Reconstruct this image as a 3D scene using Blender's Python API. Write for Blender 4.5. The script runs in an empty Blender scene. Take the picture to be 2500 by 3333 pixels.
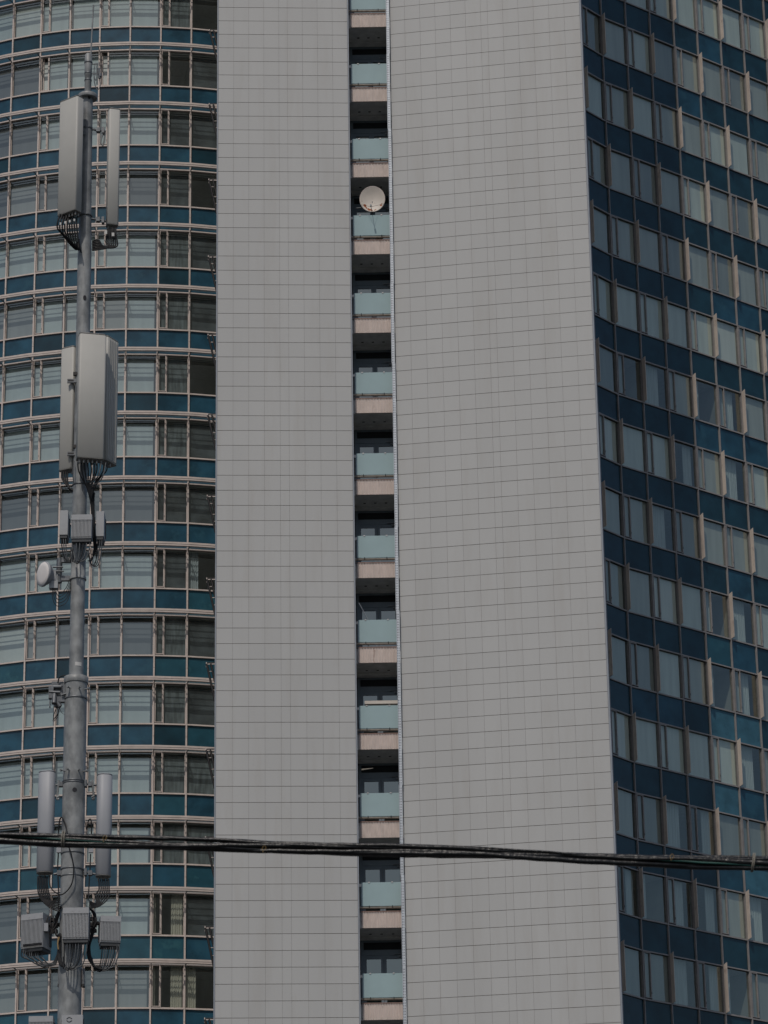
import bpy, math, random
from mathutils import Vector, Matrix
random.seed(7)
R = math.radians
scene = bpy.context.scene
col = scene.collection

# ------------------------------------------------------------------ camera
FPX = 11049.56; PITCH = R(21.75185); ROLL = R(-0.90606); EYE = 1.6
cF = Vector((0, math.cos(PITCH), math.sin(PITCH)))
cU0 = Vector((0, -math.sin(PITCH), math.cos(PITCH)))
cR = Vector((1, 0, 0))*math.cos(ROLL) + cU0*math.sin(ROLL)
cU = Vector((1, 0, 0))*-math.sin(ROLL) + cU0*math.cos(ROLL)
cam_d = bpy.data.cameras.new('camera')
cam = bpy.data.objects.new('camera', cam_d); col.objects.link(cam)
M = Matrix.Identity(4)
for i in range(3):
    M[i][0] = cR[i]; M[i][1] = cU[i]; M[i][2] = -cF[i]
M[2][3] = EYE
cam.matrix_world = M
cam_d.sensor_fit = 'VERTICAL'; cam_d.sensor_height = 36.0; cam_d.lens = FPX/3333*36
cam_d.clip_start = 0.5; cam_d.clip_end = 6000
cam_d.dof.use_dof = True; cam_d.dof.focus_distance = 115; cam_d.dof.aperture_fstop = 20
scene.camera = cam

# ------------------------------------------------------------------ light
SUN_EL = R(53); SUN_AZ = R(15)      # the sun travels towards +y, turned 15 degrees to +x
w = bpy.data.worlds.new('World'); scene.world = w; w.use_nodes = True
nt = w.node_tree; nt.nodes.clear()
sky = nt.nodes.new('ShaderNodeTexSky'); sky.sky_type = 'NISHITA'; sky.sun_disc = False
sky.sun_elevation = SUN_EL; sky.sun_rotation = R(195); sky.dust_density = 2.0; sky.air_density = 1.0
bg = nt.nodes.new('ShaderNodeBackground'); bg.inputs['Strength'].default_value = 0.125
wo = nt.nodes.new('ShaderNodeOutputWorld')
nt.links.new(sky.outputs[0], bg.inputs[0]); nt.links.new(bg.outputs[0], wo.inputs[0])
sd = bpy.data.lights.new('sun', 'SUN'); sd.energy = 3.15; sd.angle = R(0.5); sd.color = (1.0, 0.925, 0.845)
sun = bpy.data.objects.new('sun', sd); col.objects.link(sun)
tv = Vector((math.sin(SUN_AZ)*math.cos(SUN_EL), math.cos(SUN_AZ)*math.cos(SUN_EL), -math.sin(SUN_EL)))
sun.rotation_euler = tv.to_track_quat('-Z', 'Y').to_euler(); sun.location = (-20, -60, 90)
scene.view_settings.view_transform = 'Standard'; scene.view_settings.look = 'None'
scene.view_settings.exposure = -1.1; scene.view_settings.gamma = 1
scene.render.engine = 'CYCLES'
scene.cycles.max_bounces = 6; scene.cycles.transparent_max_bounces = 10
scene.cycles.caustics_reflective = False; scene.cycles.caustics_refractive = False

# ------------------------------------------------------------------ helpers
def ray(px, py):
    return cF + cR*((px-1250)/FPX) - cU*((py-1666.5)/FPX)
def at(px, py, y):                      # point of the scene seen at photo pixel px,py at distance y
    d = ray(px, py); p = d*(y/d.y); p.z += EYE; return p
def proj(p):
    q = Vector((p[0], p[1], p[2]-EYE)); z = q.dot(cF)
    return 1250+FPX*q.dot(cR)/z, 1666.5-FPX*q.dot(cU)/z

class MB:
    def __init__(s): s.v = []; s.f = []; s.m = []; s.sm = []
    def add(s, vs, fs, mi=0, smooth=False, T=None):
        o = len(s.v)
        for p in vs:
            p = Vector(p)
            if T is not None: p = T @ p
            s.v.append(tuple(p))
        for f in fs:
            s.f.append(tuple(o+i for i in f)); s.m.append(mi); s.sm.append(smooth)
        return s
    def box(s, a, b, mi=0, T=None, skip=()):
        x0, y0, z0 = a; x1, y1, z1 = b
        vs = [(x0,y0,z0),(x1,y0,z0),(x1,y1,z0),(x0,y1,z0),(x0,y0,z1),(x1,y0,z1),(x1,y1,z1),(x0,y1,z1)]
        fs = {'b':(0,3,2,1),'t':(4,5,6,7),'f':(0,1,5,4),'r':(1,2,6,5),'k':(2,3,7,6),'l':(3,0,4,7)}
        return s.add(vs, [f for k, f in fs.items() if k not in skip], mi, False, T)
    def rbox(s, w, d, h, r, mi=0, T=None, n=4, dome=0.0, cap=1.0):
        # upright box w x d x h centred in plan, base at z 0, rounded vertical edges
        pts = []
        for cx, cy, a0 in ((w/2-r, d/2-r, 0), (-w/2+r, d/2-r, 90), (-w/2+r, -d/2+r, 180), (w/2-r, -d/2+r, 270)):
            for i in range(n+1):
                a = R(a0+90*i/n); pts.append((cx+r*math.cos(a), cy+r*math.sin(a)))
        N = len(pts); e = min(r, .012)
        rings = [(0, 1-2*e/w, 1-2*e/d), (e, 1, 1), (h-e, 1, 1), (h, 1-2*e/w, 1-2*e/d)]
        vs = [(x*sx, y*sy, z) for z, sx, sy in rings for x, y in pts]
        fs = []
        for k in range(3):
            for i in range(N):
                fs.append((k*N+i, k*N+(i+1) % N, (k+1)*N+(i+1) % N, (k+1)*N+i))
        s.add(vs, fs, mi, True, T)
        s.add(vs[:N], [tuple(range(N))[::-1]], mi, False, T); s.add(vs[-N:], [tuple(range(N))], mi, False, T)
        return s
    def lathe(s, prof, mi=0, T=None, n=24, caps=True):
        vs = []; fs = []
        for r, z in prof:
            for i in range(n):
                a = 2*math.pi*i/n; vs.append((r*math.cos(a), r*math.sin(a), z))
        for k in range(len(prof)-1):
            for i in range(n):
                fs.append((k*n+i, k*n+(i+1) % n, (k+1)*n+(i+1) % n, (k+1)*n+i))
        s.add(vs, fs, mi, True, T)
        if caps:
            s.add(vs[:n], [tuple(range(n))[::-1]], mi, False, T); s.add(vs[-n:], [tuple(range(n))], mi, False, T)
        return s
    def tube(s, pts, r, mi=0, n=7, sub=5, smoothpath=True):
        P = [Vector(p) for p in pts]
        if smoothpath and len(P) > 2:
            Q = [P[0]*2-P[1]] + P + [P[-1]*2-P[-2]]; out = []
            for i in range(1, len(Q)-2):
                p0, p1, p2, p3 = Q[i-1:i+3]
                for t in range(sub):
                    t /= sub
                    out.append(.5*((2*p1)+(p2-p0)*t+(2*p0-5*p1+4*p2-p3)*t*t+(3*p1-p0-3*p2+p3)*t**3))
            out.append(P[-1]); P = out
        vs = []; fs = []; up = Vector((0.13, -0.9, 0.3)).normalized()
        for i, p in enumerate(P):
            d = (P[min(i+1, len(P)-1)]-P[max(i-1, 0)]).normalized()
            a = d.cross(up)
            if a.length < 1e-3: a = d.cross(Vector((1, 0, 0)))
            a.normalize(); b = d.cross(a).normalized()
            for k in range(n):
                t = 2*math.pi*k/n; vs.append(p+a*r*math.cos(t)+b*r*math.sin(t))
        for i in range(len(P)-1):
            for k in range(n):
                fs.append((i*n+k, i*n+(k+1) % n, (i+1)*n+(k+1) % n, (i+1)*n+k))
        s.add(vs, fs, mi, True)
        s.add(vs[:n], [tuple(range(n))[::-1]], mi); s.add(vs[-n:], [tuple(range(n))], mi)
        return s
    def cyl(s, p, q, r, mi=0, n=10): return s.tube([p, q], r, mi, n, 1, False)
    def mesh(s, name, mats):
        me = bpy.data.meshes.new(name); me.from_pydata(s.v, [], s.f)
        for m in (mats if isinstance(mats, (list, tuple)) else [mats]): me.materials.append(m)
        me.polygons.foreach_set('material_index', s.m); me.polygons.foreach_set('use_smooth', s.sm)
        me.update(); return me
    def build(s, name, mats, parent=None, local=None):
        me = s.mesh(name, mats)
        if parent is not None and local is None:      # geometry is in world coordinates
            T = parent_world(parent).inverted(); me.transform(T)
        return link(name, me, parent, local or Matrix.Identity(4))
WORLD = {}
def parent_world(o):
    return WORLD[o.name]
def link(name, me, parent=None, T=Matrix.Identity(4)):
    o = bpy.data.objects.new(name, me); col.objects.link(o)
    o.matrix_local = T
    if parent is not None:
        o.parent = parent; o.matrix_parent_inverse = Matrix.Identity(4); o.matrix_local = T
        WORLD[o.name] = WORLD[parent.name] @ T
    else: WORLD[o.name] = T.copy()
    return o
def tag(o, label=None, cat=None, group=None, kind=None):
    for k, v in (('label', label), ('category', cat), ('group', group), ('kind', kind)):
        if v: o[k] = v
    return o
def thing(name, loc, label, cat, group=None):
    return tag(link(name, None, None, Matrix.Translation(loc)), label, cat, group)

# ------------------------------------------------------------------ materials
def mat(name, c, rough=.6, metal=0.0, var=.12, scale=6.0, spec=.5, island=0.0, stretch=(1, 1, 1), bump=0.0, dirt_or_cloud=None, dscale=1.5, dlo=.55, dhi=.75):
    m = bpy.data.materials.new(name); m.use_nodes = True; t = m.node_tree
    b = t.nodes['Principled BSDF']; b.inputs['Roughness'].default_value = rough; b.inputs['Metallic'].default_value = metal
    b.inputs['Specular IOR Level'].default_value = spec
    tc = t.nodes.new('ShaderNodeTexCoord'); g = t.nodes.new('ShaderNodeNewGeometry')
    mp = t.nodes.new('ShaderNodeMapping'); mp.inputs['Scale'].default_value = stretch
    t.links.new(g.outputs['Position'], mp.inputs['Vector'])
    n = t.nodes.new('ShaderNodeTexNoise'); n.inputs['Scale'].default_value = scale; n.inputs['Detail'].default_value = 5
    t.links.new(mp.outputs[0], n.inputs['Vector'])
    r = t.nodes.new('ShaderNodeMapRange'); r.inputs['From Min'].default_value = .3; r.inputs['From Max'].default_value = .7
    r.inputs['To Min'].default_value = 1-var; r.inputs['To Max'].default_value = 1+var
    t.links.new(n.outputs['Fac'], r.inputs['Value'])
    last = r.outputs[0]
    if island:
        r2 = t.nodes.new('ShaderNodeMapRange'); r2.inputs['To Min'].default_value = 1-island; r2.inputs['To Max'].default_value = 1+island
        t.links.new(g.outputs['Random Per Island'], r2.inputs['Value'])
        mu = t.nodes.new('ShaderNodeMath'); mu.operation = 'MULTIPLY'
        t.links.new(last, mu.inputs[0]); t.links.new(r2.outputs[0], mu.inputs[1]); last = mu.outputs[0]
    vm = t.nodes.new('ShaderNodeVectorMath'); vm.operation = 'SCALE'; vm.inputs[0].default_value = c
    t.links.new(last, vm.inputs['Scale']); out = vm.outputs[0]
    if dirt_or_cloud:  # overlay: surface dirt, but painted cloud reflections on the blue spandrels
        n2 = t.nodes.new('ShaderNodeTexNoise'); n2.inputs['Scale'].default_value = dscale; n2.inputs['Detail'].default_value = 7
        n2.inputs['Roughness'].default_value = .65
        t.links.new(mp.outputs[0], n2.inputs['Vector'])
        r3 = t.nodes.new('ShaderNodeMapRange'); r3.inputs['From Min'].default_value = dlo; r3.inputs['From Max'].default_value = dhi
        t.links.new(n2.outputs['Fac'], r3.inputs['Value'])
        mx = t.nodes.new('ShaderNodeMix'); mx.data_type = 'RGBA'
        t.links.new(r3.outputs[0], mx.inputs['Factor']); t.links.new(out, mx.inputs['A']); mx.inputs['B'].default_value = (*dirt_or_cloud, 1)
        out = mx.outputs['Result']
    t.links.new(out, b.inputs['Base Color'])
    if bump:
        bp = t.nodes.new('ShaderNodeBump'); bp.inputs['Strength'].default_value = bump; bp.inputs['Distance'].default_value = .01
        t.links.new(n.outputs['Fac'], bp.inputs['Height']); t.links.new(bp.outputs[0], b.inputs['Normal'])
    return m
def glass(name, tint, refl=.14, rough=.02, wav=0.25):
    m = bpy.data.materials.new(name); m.use_nodes = True; t = m.node_tree; t.nodes.clear()
    o = t.nodes.new('ShaderNodeOutputMaterial'); tr = t.nodes.new('ShaderNodeBsdfTransparent'); gl = t.nodes.new('ShaderNodeBsdfGlossy')
    tr.inputs['Color'].default_value = (*tint, 1); gl.inputs['Roughness'].default_value = rough; gl.inputs['Color'].default_value = (.95, 1, .90, 1)
    lw = t.nodes.new('ShaderNodeLayerWeight'); lw.inputs['Blend'].default_value = .5
    fr = t.nodes.new('ShaderNodeMath'); fr.operation = 'POWER'; fr.inputs[1].default_value = 5; t.links.new(lw.outputs['Facing'], fr.inputs[0])
    ad = t.nodes.new('ShaderNodeMath'); ad.operation = 'ADD'; ad.inputs[1].default_value = refl+.04; ad.use_clamp = True
    mx = t.nodes.new('ShaderNodeMixShader')
    g = t.nodes.new('ShaderNodeNewGeometry'); n = t.nodes.new('ShaderNodeTexNoise'); n.inputs['Scale'].default_value = .8
    t.links.new(g.outputs['Position'], n.inputs['Vector'])
    bp = t.nodes.new('ShaderNodeBump'); bp.inputs['Strength'].default_value = wav; bp.inputs['Distance'].default_value = .02
    t.links.new(n.outputs['Fac'], bp.inputs['Height']); t.links.new(bp.outputs[0], gl.inputs['Normal'])
    t.links.new(fr.outputs[0], ad.inputs[0]); t.links.new(ad.outputs[0], mx.inputs[0])
    t.links.new(tr.outputs[0], mx.inputs[1]); t.links.new(gl.outputs[0], mx.inputs[2]); t.links.new(mx.outputs[0], o.inputs[0])
    return m
m_clad = mat('white_cladding', (.515, .52, .51), .55, var=.03, scale=.5, island=.022, dirt_or_cloud=(.45, .44, .415), dscale=1.6, dlo=.5, dhi=.95, stretch=(1, 1, .13))
m_joint = mat('joint_shadow', (.30, .26, .235), .9)
m_trim = mat('corner_trim', (.30, .33, .37), .5, var=.1, scale=2)
m_perf = mat('perforated_steel', (.62, .66, .70), .45, .3, var=.1, scale=3)
m_slat = mat('slat_grey', (.09, .11, .12), .6)
m_hole = mat('hole_black', (.03, .03, .035), .9)
m_soff = mat('soffit_concrete', (.70, .71, .70), .9, var=.15, scale=3)
m_corr = mat('corrugated_sheet', (.72, .63, .58), .6, var=.08, scale=8, dirt_or_cloud=(.32, .2, .15), dscale=5, dlo=.62, dhi=.8, stretch=(1, 1, .35))
m_corrdirt = mat('corrugated_top', (.30, .20, .17), .8, var=.3, scale=12)
m_pipe = mat('rail_pipe', (.34, .31, .26), .5, var=.2, scale=9)
m_balg = mat('frosted_green_glass', (.39, .525, .54), .22, var=.03, scale=2, spec=.6)
m_clip = mat('clip_steel', (.6, .58, .56), .4, .4)
m_door = mat('door_frame_grey', (.20, .25, .30), .5, var=.05)
m_doorg = glass('door_glass', (.12, .17, .2), .22, .03)
m_dark = mat('dark_interior', (.03, .035, .04), .9)
m_al = mat('aluminium_mullion', (.68, .595, .545), .5, .0, var=.1, scale=3, dirt_or_cloud=(.38, .27, .22), dscale=9, dlo=.64, dhi=.82)
m_alr = mat('weathered_mullion', (.34, .325, .32), .5, .0, var=.12, scale=3, dirt_or_cloud=(.25, .17, .14), dscale=9, dlo=.6, dhi=.8)
m_frd = mat('dark_frame', (.20, .195, .19), .6, var=.15)  # even dark tone for the wing's window frames
m_fin = mat('fin_metal', (.66, .575, .505), .5, 0, var=.12, scale=2.5, dirt_or_cloud=(.30, .21, .18), dscale=4, dlo=.56, dhi=.8, stretch=(1, 1, .5))
m_ceil = mat('room_ceiling', (.5, .5, .47), .9)
m_floor = mat('room_floor', (.10, .09, .085), .9)
m_room = mat('room_wall', (.30, .30, .28), .9, var=.3, scale=.5)
m_gl = glass('window_glass', (.80, .865, .875), .15, .015, .15)
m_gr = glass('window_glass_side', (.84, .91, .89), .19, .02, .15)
m_blue = mat('blue_spandrel', (.020, .078, .122), .20, var=.35, scale=1.1, spec=.5, dirt_or_cloud=(.035, .115, .16), dscale=1.6, dlo=.52, dhi=.8)  # patches on all four spandrels: cloud reflections painted into the colour
m_blued = mat('blue_spandrel_deep', (.012, .049, .070), .20, var=.3, scale=1.0, spec=.5, dirt_or_cloud=(.02, .065, .095), dscale=1.3, dlo=.55, dhi=.85)
m_teal = mat('teal_spandrel', (.022, .092, .128), .22, var=.2, scale=1.2, spec=.5, dirt_or_cloud=(.045, .15, .18), dscale=1.4)
m_lblue = mat('faded_blue_spandrel', (.055, .16, .22), .28, var=.2, scale=2, spec=.4, dirt_or_cloud=(.03, .09, .13), dscale=2.5)
BL = {
 'w': mat('blind_ivory', (.95, .93, .86), .8, var=.08, scale=1.2, stretch=(3, 3, .3)),
 'l': mat('blind_light_grey', (.82, .84, .78), .8, var=.10, scale=1.2, stretch=(3, 3, .3)),
 'm': mat('blind_mid_grey', (.56, .56, .52), .8, var=.10, scale=1.2, stretch=(3, 3, .3)),
 'b': mat('blind_dull_grey', (.36, .365, .35), .8, var=.12, scale=1.2, stretch=(3, 3, .3)),
 'W': mat('blind_white', (.74, .75, .70), .8, var=.06, scale=1.2, stretch=(3, 3, .3)),
 'L': mat('blind_pale_grey', (.58, .635, .62), .8, var=.08, scale=1.2, stretch=(3, 3, .3)),
 'M': mat('blind_warm_grey', (.38, .375, .36), .8, var=.08, scale=1.2, stretch=(3, 3, .3)),
 'B': mat('blind_slate', (.17, .17, .175), .8, var=.08, scale=1.5, stretch=(3, 3, .3)),
 'G': mat('blind_reflection_mottle', (.18, .20, .20), .8, var=.5, scale=2.5, stretch=(3, 3, .5)),  # mottling painted on, standing in for tree reflections in the glass
 'K': mat('dark_reflection_sheet', (.085, .095, .10), .8, var=.6, scale=1.2),  # sheet added in empty windows, dim mottled reflections painted into its colour
 'C': mat('curtain_beige', (.66, .60, .48), .9, var=.2, scale=3, stretch=(6, 6, .2)),
 'S': mat('curtain_sheer', (.56, .60, .60), .9, var=.15, scale=3, stretch=(8, 8, .2)),
}
m_steel = mat('galvanised_steel', (.305, .318, .318), .45, .0, var=.22, scale=7, bump=.2, dirt_or_cloud=(.15, .158, .16), dscale=1.8, dlo=.44, dhi=.66, stretch=(1.6, 1.6, 1))
m_steeld = mat('bracket_steel', (.16, .17, .18), .5, .5, var=.25, scale=20)
m_ant = mat('antenna_plastic', (.50, .495, .46), .55, var=.03, scale=4, dirt_or_cloud=(.42, .40, .36), dscale=2, dlo=.6, dhi=.9)
m_antg = mat('antenna_grey_plastic', (.36, .375, .40), .5, var=.04, scale=4)
m_ante = mat('antenna_rim', (.30, .295, .28), .6, var=.05)
m_box = mat('radio_housing', (.40, .415, .43), .55, .0, var=.05, scale=15)
m_boxd = mat('radio_underside', (.06, .065, .07), .6, var=.2)
m_cab = mat('cable_rubber', (.012, .013, .015), .5, spec=.3, var=.3, scale=30)
m_bundle = mat('bundle_rubber', (.010, .011, .012), .33, spec=.5, var=.3, scale=40, bump=.4)
m_cabg = mat('cable_grey', (.07, .078, .085), .4, var=.2, scale=30)
m_cabt = mat('cable_green', (.02, .09, .075), .4, var=.3, scale=20)
m_tie = mat('tie_white', (.30, .28, .23), .6)
m_tag = mat('cable_tag', (.6, .6, .58), .6)
m_yel = mat('cable_yellow', (.30, .20, .08), .5)
m_dish = mat('dish_cream', (.70, .64, .57), .5, var=.05, scale=3)
m_dishw = mat('microwave_radome', (.88, .84, .81), .6, var=.03, scale=5)
m_rust = mat('rust', (.34, .10, .035), .9, var=.4, scale=25)
m_iron = mat('black_iron', (.03, .028, .028), .6, var=.3, scale=12)
m_ground = mat('asphalt_ground', (.06, .06, .06), .9, var=.2, scale=.3)
m_roof = mat('roof_felt', (.08, .08, .08), .9)

# ------------------------------------------------------------------ ground
g = MB(); g.add([(-2500, -2500, 0), (2500, -2500, 0), (2500, 2500, 0), (-2500, 2500, 0)], [(0, 1, 2, 3)])
tag(g.build('ground', m_ground), kind='structure')

# ------------------------------------------------------------------ clad tower
def v2(a, b): return Vector((a, b, 0))
SC = 1.0035
TL = v2(-6.13, 115.62)*SC; TG = v2(-1.135, 115.85)*SC
TR0 = v2(0.52, 115.86)*SC; TR1 = v2(7.85, 114.62)*SC
tower = thing('clad_tower', (1, 118, 0), 'tall slab tower clad in pale square panels, with a balcony slot down its middle', 'building')
ZTOP = 119.0; ZROW = 67.426*SC + EYE
def frame_mat(p, q, z=0):            # local x along p->q, y inwards (away from the camera), z up
    x = (q-p).normalized(); y = Vector((-x.y, x.x, 0))
    T = Matrix.Identity(4)
    for i in range(3):
        T[i][0] = x[i]; T[i][1] = y[i]; T[i][2] = (0, 0, 1)[i]
    T[0][3] = p.x; T[1][3] = p.y; T[2][3] = z
    return T
def cladding(p, q, widths, name):
    L_ = (q-p).length; s = L_/sum(widths); T = frame_mat(p, q)
    b = MB(); bk = MB()
    xs = [0]
    for w_ in widths: xs.append(xs[-1]+w_*s)
    k0 = int((ZROW-1)/.6)
    z0 = ZROW - .6*k0
    rows = int((ZTOP-z0)/.6)
    for r_ in range(rows):
        for i in range(len(xs)-1):
            j = random.uniform(-.0015, .0015)
            b.box((xs[i]+.003, j, z0+r_*.6+.009), (xs[i+1]-.003, .03, z0+(r_+1)*.6-.009), 0, T, skip=('k',))
    b.box((-.0, .02, 0), (L_, .25, z0+rows*.6+.02), 1, T)
    b.box((-.0, -.01, z0+rows*.6+.025), (L_, .3, z0+rows*.6+.12), 0, T)
    return b.build(name, [m_clad, m_joint], tower)
cladding(TL, TG, [.6]*4+[.34]+[.6]*4, 'cladding')
cladding(TR0, TR1, [.6]*6+[.27]+[.6]*6, 'cladding')
# closed body behind the claddings, with the slot left open
body = MB()
GD = 2.3
def wallbox(pts, z0, z1, b, mi=0):
    n = len(pts)
    b.add([(p[0], p[1], z0) for p in pts]+[(p[0], p[1], z1) for p in pts],
          [(i, (i+1) % n, n+(i+1) % n, n+i) for i in range(n)]+[tuple(range(n))[::-1], tuple(range(n, 2*n))], mi)
wallbox([(TL.x+.02, TL.y+.24), (TG.x-.02, TG.y+.24), (TG.x-.02, 150), (TL.x+.02, 150)], 0, ZTOP-.2, body)
wallbox([(TR0.x+.02, TR0.y+.26), (TR1.x-.02, TR1.y+.24), (TR1.x-.02, 150), (TR0.x+.02, 150)], 0, ZTOP-.2, body)
body.box((TG.x-.01, TG.y+3.4, 0), (TR0.x+.01, 149.9, ZTOP-.3), 0)
body.build('tower_body', m_room, tower)
tr = MB()
T1 = frame_mat(TL, TG); tr.box((-.055, -.015, 0), (-.004, .26, ZTOP), 0, T1)
T2 = frame_mat(TG, TG+v2(1, .0)); tr.box((.004, -.01, 0), (.05, .5, ZTOP), 0, T2)
tr.build('edge_trim', m_trim, tower)
tr = MB(); T3 = frame_mat(TR0, TR1); LR = (TR1-TR0).length
tr.box((LR+.004, -.015, 0), (LR+.065, .26, ZTOP), 0, T3)
tr.build('edge_trim', m_trim, tower)
# perforated cable channel on the right jamb of the slot: one length per storey
ZG = 65.43 + EYE                    # top of balcony glass of the storey 0
def zb(k): return ZG - 3.3*k
pc = [at(1264, 60, 116.2), at(1322, 3200, 116.2)]
jx = TR0.x - .075
for k in range(-3, 14):
    b = MB(); zt = zb(k)+.1+(.02 if k % 2 else 0); zl = zb(k+1)+.11; o = (.012 if k % 3 == 0 else 0)
    b.box((jx-.055-o, 116.13, zl), (jx+.06-o, 116.17, zt), 0)
    b.box((jx-.060-o, 116.10, zl), (jx-.048-o, 116.13, zt), 0); b.box((jx+.05-o, 116.10, zl), (jx+.062-o, 116.13, zt), 0)
    z = zl+.06
    while z < zt-.05:
        for xx in (-.026, .024):
            b.box((jx+xx-.008-o, 116.126, z), (jx+xx+.008-o, 116.14, z+.035), 1)
        z += .10
    if -2 < k < 12: b.build('cable_channel', [m_perf, m_hole], tower)
# balconies
BY = 116.72
gx0 = TG.x+.13; gx1 = TR0.x-.02
def mesh_of(fn, name, mats):
    b = MB(); fn(b); return b.mesh(name, mats)
def f_slab(b):
    b.box((TG.x+.02, .05, -1.66), (gx1+.03, 1.5, -1.08), 0)
    for x in (.42, .82, 1.22): b.box((TG.x+x-.045, .80, -1.675), (TG.x+x+.045, .86, -1.662), 1)
    b.box((TG.x+.02, 1.10, -1.74), (gx1+.03, 1.42, -1.664), 0)
def f_corr(b):
    n = 27; x0, x1 = gx0-.015, gx1; w_ = (x1-x0)/n
    vs = []
    for i in range(n):
        for t, y in ((0, 0), (.18, -.028), (.55, -.028), (.73, 0)): vs.append((x0+(i+t)*w_, y))
    vs.append((x1, 0)); N = len(vs)
    b.add([(x, y, -1.66) for x, y in vs]+[(x, y, -1.085) for x, y in vs], [(i, i+1, N+i+1, N+i) for i in range(N-1)])
    b.box((x0, .004, -1.655), (x1, .045, -1.09))
    b.box((x0-.02, -.035, -1.085), (x1+.01, .06, -1.05), 1)
def f_glass(b): b.box((gx0, -.012, -.865), (gx1, .0, 0))
def f_rail(b):
    b.cyl((TG.x+.02, .05, -.905), (gx1+.02, .05, -.905), .045, 0, 12)
    for x in (gx0+.27, gx0+1.09): b.box((x-.013, -.03, -.93), (x+.013, .02, -.85), 1)
def f_clip(b): b.box((-.03, -.02, -.02), (.03, .01, .015))
def f_stub(b): b.box((TG.x+.02, .03, -.14), (gx0+.02, .06, -.04))
def f_dframe(b):
    y = 1.45; x0 = TG.x+.06; x1 = TR0.x; zf = -1.08
    b.box((x0, y, zf), (x0+.10, y+.1, 1.52)); b.box((x0, y-.01, zf+2.10), (x1, y+.1, zf+2.30)); b.box((x0, y, zf+2.58), (x1, y+.12, zf+2.74))
    b.box((x0+.10, y+.01, zf), (x0+.21, y+.08, zf+2.1)); xm = (x0+x1)/2+.02
    b.box((xm-.10, y+.01, zf), (xm-.006, y+.08, zf+2.1)); b.box((xm+.006, y+.01, zf), (xm+.10, y+.08, zf+2.1)); b.box((x1-.1, y+.01, zf), (x1, y+.08, zf+2.1))
    for a, c in ((x0+.21, xm-.1), (xm+.1, x1-.1)):
        b.box((a, y+.01, zf+1.97), (c, y+.08, zf+2.095)); b.box((a, y+.01, zf+.02), (c, y+.08, zf+.25))
    b.box((x0+.11, y+.05, zf+2.30), (x1, y+.06, zf+2.58), 1)
    b.cyl((x0+.15, y-.03, zf+1.0), (x0+.15, y-.03, zf+1.2), .015)
def f_dglass(b):
    y = 1.49; x0 = TG.x+.06; x1 = TR0.x; zf = -1.08; xm = (x0+x1)/2+.02
    for a, c in ((x0+.21, xm-.1), (xm+.1, x1-.1)): b.add([(a, y, zf+.25), (c, y, zf+.25), (c, y, zf+1.97), (a, y, zf+1.97)], [(0, 1, 2, 3)])
def f_closer(b):
    x1 = TR0.x; b.box((x1-.42, 1.36, 1.035), (x1-.10, 1.40, 1.06)); b.box((x1-.25, 1.37, .95), (x1-.04, 1.44, .995))
me_slab = mesh_of(f_slab, 'balcony', [m_soff, m_dark]); me_corr = mesh_of(f_corr, 'parapet_sheet', [m_corr, m_corrdirt])
me_g = mesh_of(f_glass, 'balustrade_glass', m_balg); me_rail = mesh_of(f_rail, 'rail_pipe', [m_pipe, m_dark]); me_clip = mesh_of(f_clip, 'glass_clip', m_clip)
me_stub = mesh_of(f_stub, 'rail_bracket', m_clip)
me_df = mesh_of(f_dframe, 'door', [m_door, m_dark]); me_dg = mesh_of(f_dglass, 'door_pane', m_doorg); me_dc = mesh_of(f_closer, 'door_closer', m_trim)
I4 = Matrix.Identity(4)
def rel(parent, T): return WORLD[parent.name].inverted() @ T
for k in range(-1, 13):
    T = Matrix.Translation((0, BY, zb(k)))
    s_ = link('balcony', me_slab, tower, rel(tower, T))
    link('parapet_sheet', me_corr, s_); link('balustrade_glass', me_g, s_); link('rail_pipe', me_rail, s_); link('rail_bracket', me_stub, s_)
    for x in (gx0+.27, gx0+1.09): link('glass_clip', me_clip, s_, Matrix.Translation((x, -.012, 0)))
    d = link('door', me_df, tower, rel(tower, T)); link('door_pane', me_dg, d); link('door_closer', me_dc, d)
# slot jambs
b = MB(); b.box((TG.x, TG.y+.51, 0), (TG.x+.02, TG.y+3.4, ZTOP-.3)); b.build('slot_jamb', m_door, tower)
# steel stair brackets on the hidden left flank of the tower
def f_stair(b):
    # local origin at the outer top corner, x to the tower (right), y away
    b.box((0, 0, -.17), (.03, .06, .02), 1)
    b.box((.03, 0, -.035), (.42, .05, 0.01), 0); b.box((.03, -.012, -.075), (.42, .0, -.045), 1)
    for o in (0, .15):
        b.tube([Vector((.03+o, 0, -.05)), Vector((.34+o, .02, -1.50))], .042, 0, 4, 1, False)
    for i in (2, 5, 7):
        t = i/9; b.box((.06+.29*t, -.01, -.05-1.3*t-.010), (.17+.29*t, .02, -.05-1.3*t+.010), 1)
me_st = mesh_of(f_stair, 'stair_flight', [m_iron, m_al])
zs0 = at(684, 88, 117.0).z; xs0 = TL.x-.10-.34
for k in range(-1, 13):
    link('stair_flight', me_st, tower, rel(tower, Matrix.Translation((xs0, 117.2, zs0-3.3*k))))

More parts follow.
